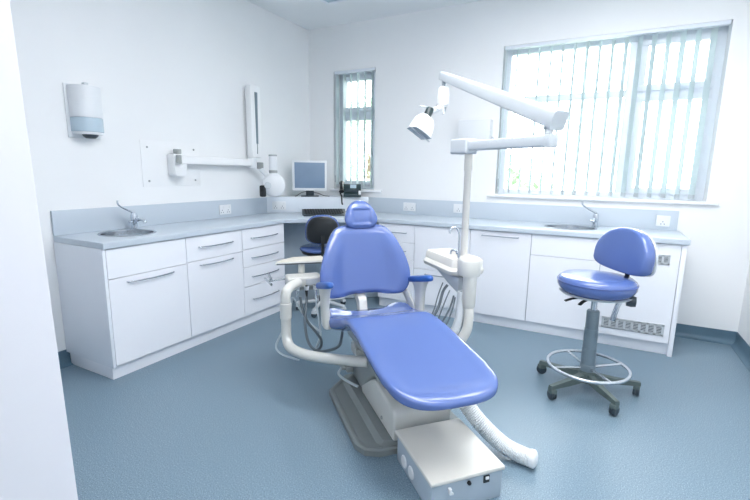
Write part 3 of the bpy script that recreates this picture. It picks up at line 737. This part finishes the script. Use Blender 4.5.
obj('foot', MB().box(.83, 1.17, -.07, .24, .0004, .0007), M['charcoal'], jb)

# corrugated hose
hs = thing('corrugated_hose', 'white corrugated hose curving down to the floor beside floor box', 'hose', CO, CA)
path = catmull([Vector(p) for p in ((.64, .262, .335), (.72, .268, .30), (.80, .290, .232), (.875, .340, .150), (.955, .42, .068), (1.035, .485, .0465), (1.085, .525, .0465))], 60)
L = [0]
for a, c in zip(path, path[1:]): L.append(L[-1]+(c-a).length)
nn = 420; pts = []
j = 0
for i in range(nn):
    s_ = L[-1]*i/(nn-1)
    while j < len(L)-2 and L[j+1] < s_: j += 1
    t_ = (s_-L[j])/max(1e-9, L[j+1]-L[j]); pts.append(path[j].lerp(path[j+1], min(1, t_)))
cutl = int(nn*.955)
obj('hose', MB().tube(pts[:cutl], lambda u: .0405+.0022*math.sin(u*(cutl-1)*2*PI/6.5), 24), M['corr'], hs, 80)
cf = pts[cutl-4:]
obj('end_cuff', MB().tube(cf, lambda u: .0435 if u < .45 else .0435*max(.3, math.sqrt(max(0, 1-((u-.45)/.57)**2))), 24), M['plastic'], hs, 60)

# ------------------------------------------------------------------ delivery unit on its curved arm (left of the chair)
du = thing('delivery_unit', 'ivory tray and instrument unit on curved arm left of the chair', 'delivery unit', CO, CA)
obj('support_arm', MB().tube([(.415, -.108, .335), (.385, -.16, .333), (.30, -.30, .332), (.225, -.40, .332), (.14, -.467, .334), (.075, -.495, .345), (.038, -.505, .385), (.030, -.505, .46), (.030, -.505, .60), (.028, -.503, .645), (.015, -.49, .675), (-.02, -.46, .688), (-.08, -.41, .690)], .030, 18, smooth=6), M['ivory'], du)
obj('arm_collar', MB().cyl((.030, -.505, .50), (.030, -.505, .60), .035, .035, 24, .004), M['ivory'], du)
hd = obj('instrument_head', MB().box(-.215, -.085, -.475, -.255, .655, .722, .016, 3), M['ivory'], du)
obj('control_panel', MB().box(-.0845, -.079, -.36, -.27, .672, .710, .004), M['plasticg'], hd)
obj('underside_block', MB().box(-.17, -.10, -.42, -.26, .632, .6548, .008), M['grey'], hd)
obj('tray_post', MB().cyl((-.22, -.365, .7225), (-.22, -.365, .7835), .022, .022, 20), M['ivory'], du)
TP = [(-.199, -.537), (-.180, -.20), (-.352, -.20), (-.352, -.40), (-.275, -.487)]
tr = obj('tray', MB().prism(TP, .784, .802, 'z', .006, 3), M['ivory'], du)
tcx, tcy = sum(p[0] for p in TP)/5, sum(p[1] for p in TP)/5
obj('tray_mat', MB().prism([(tcx+(u-tcx)*.94, tcy+(v-tcy)*.96) for u, v in TP], .8022, .805, 'z', .001), mat('beige_tray_mat', (206, 202, 190), .5, var=.04, scale=20), tr)
obj('tray_edge', MB().tube([(-.194, -.528, .790), (-.177, -.205, .790)], .0035, 6), M['charcoal'], tr)
gh = obj('grab_handle', MB().tube([(-.16, -.48, .700), (-.165, -.535, .697), (-.168, -.565, .693)], .006, 8).tube([(-.23, -.575, .722), (-.13, -.572, .710)], .0075, 8).tube([(-.23, -.60, .694), (-.10, -.573, .685)], .0075, 8).tube([(-.18, -.567, .715), (-.165, -.57, .690)], .009, 8), M['steel'], du)
for i, (yy, kind) in enumerate(((-.42, 1), (-.36, 0), (-.30, 1))):
    it = obj('handpiece', MB().cyl((-.072, yy, .650), (-.066, yy, .60), .010, .007, 12, .002).cyl((-.074, yy, .67), (-.072, yy, .650), .0075, .010, 12), M['chrome' if kind else 'black'], du)
    obj('holder', MB().lathe([(.011, -.012), (.017, -.012), (.017, .012), (.011, .012), (.011, -.012)], 16, Tr(-.0725, yy, .655)), M['plasticg'], it)
HO = [([(-.068, -.358, .60), (-.030, -.372, .53), (.03, -.39, .448), (.095, -.379, .354), (.158, -.337, .324), (.208, -.275, .343), (.225, -.225, .37), (.215, -.205, .42), (.19, -.195, .44)], .0085, 'hose'),
      ([(-.068, -.40, .60), (-.044, -.39, .52), (-.003, -.365, .452), (.043, -.325, .399), (.080, -.300, .358), (.103, -.313, .317), (.110, -.364, .301), (.104, -.435, .300), (.070, -.48, .30)], .008, 'hose'),
      ([(-.068, -.448, .60), (-.10, -.423, .56), (-.062, -.386, .488), (-.025, -.343, .43), (.03, -.29, .391)], .0065, 'hosel'),
      ([(-.068, -.45, .60), (-.094, -.463, .512), (-.067, -.513, .394), (-.050, -.56, .3), (.01, -.53, .266), (.09, -.44, .25)], .0065, 'hosel'),
      ([(-.068, -.30, .60), (-.037, -.305, .56), (.019, -.30, .466), (.056, -.30, .381), (.09, -.338, .31)], .0065, 'hosel')]
for p_, r_, m_ in HO: obj('instrument_hose', MB().tube(p_, r_, 10, smooth=8), M[m_], du)

# ------------------------------------------------------------------ spittoon with lamp pole (right of the chair)
sp = thing('spittoon_unit', 'ivory spittoon and water unit on curved stand right of the chair', 'spittoon', CO, CA)
def rr(x0, x1, y0, y1, r, z, n=6):
    out = []
    for cx, cy, a0 in ((x1-r, y1-r, 0), (x0+r, y1-r, 90), (x0+r, y0+r, 180), (x1-r, y0+r, 270)):
        for k in range(n+1):
            a = math.radians(a0+90*k/n); out.append((cx+r*math.cos(a), cy+r*math.sin(a), z))
    return out
b = MB().loft([rr(-.03, .35, .45, .63, .05, .772), rr(-.055, .375, .425, .66, .06, .785), rr(-.06, .38, .42, .665, .06, .805), rr(-.055, .375, .428, .66, .06, .818), rr(-.07, .362, .445, .66, .05, .824), rr(-.075, .358, .452, .665, .05, .856), rr(-.068, .352, .46, .66, .045, .868),
               rr(-.045, .28, .482, .642, .04, .866), rr(-.035, .27, .492, .632, .04, .842), rr(-.0, .235, .515, .61, .035, .825)])
obj('basin', b, M['cream'], sp, 45)
obj('under_block', MB().prism([(.05, .771), (.372, .771), (.372, .69), (.35, .675), (.24, .705)], .47, .60, 'y', .012), M['plasticg'], sp)
obj('gooseneck', MB().tube([(.365, .475, .855), (.352, .475, .95), (.342, .478, 1.030), (.333, .466, 1.062), (.325, .447, 1.068), (.322, .43, 1.057), (.324, .424, 1.03)], .0060, 10, smooth=6), M['chrome'], sp)
obj('cup_filler', MB().tube([(.32, .50, .855), (.315, .49, .91), (.305, .475, .925), (.29, .46, .92), (.288, .455, .90)], .007, 10, smooth=5).ball((.316, .49, .91), .013), M['chrome'], sp)
obj('body_block', MB().loft([rr(.378, .492, .442, .555, .04, .80), rr(.374, .496, .438, .559, .045, .815), rr(.374, .496, .438, .559, .045, .885), rr(.382, .488, .446, .551, .045, .905), rr(.40, .47, .465, .535, .03, .912)]), M['ivory'], sp, 50)
obj('stand_cover', MB().loft([[(.452+w*math.cos(2*PI*k/28), .497+w*math.sin(2*PI*k/28), z) for k in range(28)] for w, z in ((.028, .600), (.036, .615), (.040, .64), (.040, .7995))]), M['ivory'], sp, 50)
obj('stand_tube', MB().tube([(.456, .497, .615), (.470, .492, .55), (.476, .475, .47), (.46, .42, .39), (.42, .34, .355), (.37, .22, .345)], .029, 16, smooth=6), M['ivory'], sp)
obj('waste_tube', MB().tube([(.420, .470, .70), (.425, .462, .60), (.435, .44, .50), (.43, .38, .41), (.39, .28, .36)], .027, 16, smooth=6), M['plasticg'], sp)
for p_, r_ in (([(.26, .46, .70), (.262, .43, .66), (.275, .40, .58), (.29, .36, .52), (.30, .33, .47)], .0085), ([(.31, .45, .68), (.315, .42, .62), (.32, .39, .55), (.33, .36, .48)], .004), ([(.36, .45, .66), (.365, .43, .60), (.37, .39, .53), (.375, .35, .46)], .0055), ([(.20, .46, .70), (.20, .43, .62), (.215, .40, .54), (.23, .36, .47)], .004), ([(.395, .44, .66), (.40, .42, .58), (.41, .38, .5)], .005)):
    obj('suction_hose', MB().tube(p_, r_, 10, smooth=6), M['hose'], sp)

lp = thing('dental_lamp', 'white jointed dental lamp on a tall pole beside the chair', 'lamp', CO, CA)
obj('pole', MB().lathe([(0, .9125), (.020, .9125), (.020, 1.395), (.0235, 1.40), (.0235, 1.488), (0, 1.488)], 24, Tr(.404, .478, 0)), M['cream'], lp)
def bar_between(p, q, wy0, wz0, wy1, wz1, bev=.008):
    p, q = Vector(p), Vector(q); d = (q-p).normalized(); s_ = Vector((0, 0, 1)).cross(d).normalized(); u = d.cross(s_); R_ = []
    for o_, wy, wz in ((p, wy0, wz0), (q, wy1, wz1)):
        R_.append([o_+s_*a+u*c for a, c in [(x, z) for x, z in [(p_[0], p_[1]) for p_ in super_ring(wy, wz, 24, 6)]]])
    return MB().loft(R_)
obj('pole_joint', MB().box(-.085, .05, -.045, .045, 1.489, 1.572, .012, 3, mtx=Tr(.385, .467, 0) @ Rz(math.radians(11))), M['plasticg'], lp)
obj('lower_arm', bar_between((.41, .472, 1.533), (.932, .577, 1.532), .028, .0265, .028, .0265), M['plasticg'], lp)
obj('lower_arm_cap', MB().box(-.005, .03, -.031, .031, 1.503, 1.562, .008, mtx=Tr(.922, .575, 0) @ Rz(math.radians(11))), M['plasticg'], lp)
lk = obj('arm_link', MB().tube([(.918, .576, 1.562), (.914, .580, 1.585), (.89, .590, 1.625)], .018, 14), M['plasticg'], lp)
obj('link_pin', MB().cyl((.908, .555, 1.59), (.908, .608, 1.59), .009, .009, 12), M['steel'], lk)
obj('upper_arm', bar_between((.922, .598, 1.629), (-.150, .583, 2.018), .040, .041, .027, .027), M['plasticg'], lp)
obj('upper_arm_cap', bar_between((.952, .5985, 1.6175), (.921, .598, 1.6295), .042, .043, .042, .043), M['plasticg'], lp)
obj('head_pivot', MB().cyl((-.127, .582, 1.99), (-.122, .580, 1.935), .014, .014, 14), M['steel'], lp)
nk = obj('neck_housing', MB().loft([[(-.118+u+dx_, .578+v+dx_*-.9, z) for u, v in super_ring(wx, wx, 24, 4)] for wx, z, dx_ in ((.022, 1.945, 0), (.030, 1.935, .002), (.036, 1.86, .012), (.038, 1.825, .018), (.030, 1.815, .02))]), M['plastic'], lp, 50)
obj('neck_lever', MB().tube([(-.085, .555, 1.83), (-.06, .55, 1.79), (-.055, .548, 1.76)], .006, 8).tube([(-.12, .60, 1.83), (-.13, .60, 1.79)], .006, 8), M['plasticg'], nk)
obj('neck_arm', MB().tube([(-.098, .558, 1.835), (-.090, .53, 1.80), (-.082, .50, 1.788), (-.078, .475, 1.775)], .019, 14, smooth=5), M['plastic'], lp)
ax = Vector((.10, -.42, -.80)).normalized(); hc = Vector((-.072, .437, 1.738))
Q = Tr(*hc) @ ax.to_track_quat('Z', 'X').to_matrix().to_4x4()
lh = obj('grip', MB().cyl((0, 0, -.065), (0, 0, .0), .026, .026, 20, .004, mtx=Q), M['green'], lp)
b = MB()   # open reflector dish: double-walled, squarish
prof = [(.022, -.002), (.044, .010), (.058, .034), (.066, .072), (.070, .118), (.073, .118), (.069, .071), (.061, .030), (.046, .004), (.022, -.010)]
b.loft([[Q @ Vector((u*1.05, v*.80, z)) for u, v in super_ring(r, r, 40, 3.2)] for r, z in prof] , False, False)
b.loft([[Q @ Vector((u*1.05, v*.80, z)) for u, v in super_ring(.0222, .0222, 40, 3.2)] for z in (-.0100, -.0019)])
obj('reflector', b, M['plastic'], lp, 60)
obj('bulb_cap', MB().lathe([(0, .02), (.014, .02), (.018, .06), (.014, .075), (0, .078)], 18, Q), M['charcoal'], lp)
obj('shield', MB().box(-.070, .070, -.053, .053, .1185, .121, .001, mtx=Q), M['lens'], lp)
obj('shield_bar', MB().tube([Q @ Vector((-.092, -.01, .126)), Q @ Vector((.092, -.01, .126))], .005, 8), M['plasticg'], lp)
obj('handle_bar', MB().tube([(-.088, .395, 1.808), (-.075, .455, 1.80), (-.062, .515, 1.793)], .0055, 8), M['plasticg'], lp)

# ------------------------------------------------------------------ world, light, camera
w = bpy.data.worlds.new('World'); SC.world = w; w.use_nodes = True
bg = w.node_tree.nodes['Background']; bg.inputs['Color'].default_value = (0.98, 0.985, 1.0, 1); bg.inputs['Strength'].default_value = 5.0

cam = bpy.data.cameras.new('Camera'); co = bpy.data.objects.new('Camera', cam); C.objects.link(co)
yaw, pitch, roll = -0.485, -0.1778, 0.0143
cy, sy, cp, sp_ = math.cos(yaw), math.sin(yaw), math.cos(pitch), math.sin(pitch)
f_ = Vector((sy*cp, cy*cp, sp_)); r_ = Vector((cy, -sy, 0)); u_ = r_.cross(f_)
r2 = r_*math.cos(roll)+u_*math.sin(roll); u2 = -r_*math.sin(roll)+u_*math.cos(roll)
R = Matrix((r2, u2, -f_)).transposed().to_4x4()
co.matrix_world = Tr(0, 0, 1.38) @ R
cam.sensor_width = 36; cam.lens = 431.05/750*36; cam.clip_start = 0.02; cam.clip_end = 100
SC.camera = co
vs = SC.view_settings
SC.display_settings.display_device = 'sRGB'
vs.view_transform = 'Standard'; vs.look = 'None'; vs.gamma = 1; vs.use_curve_mapping = False; vs.exposure = 1.10
SC.cycles.max_bounces = 10; SC.cycles.diffuse_bounces = 6; SC.cycles.transparent_max_bounces = 16
SC.cycles.use_denoising = True
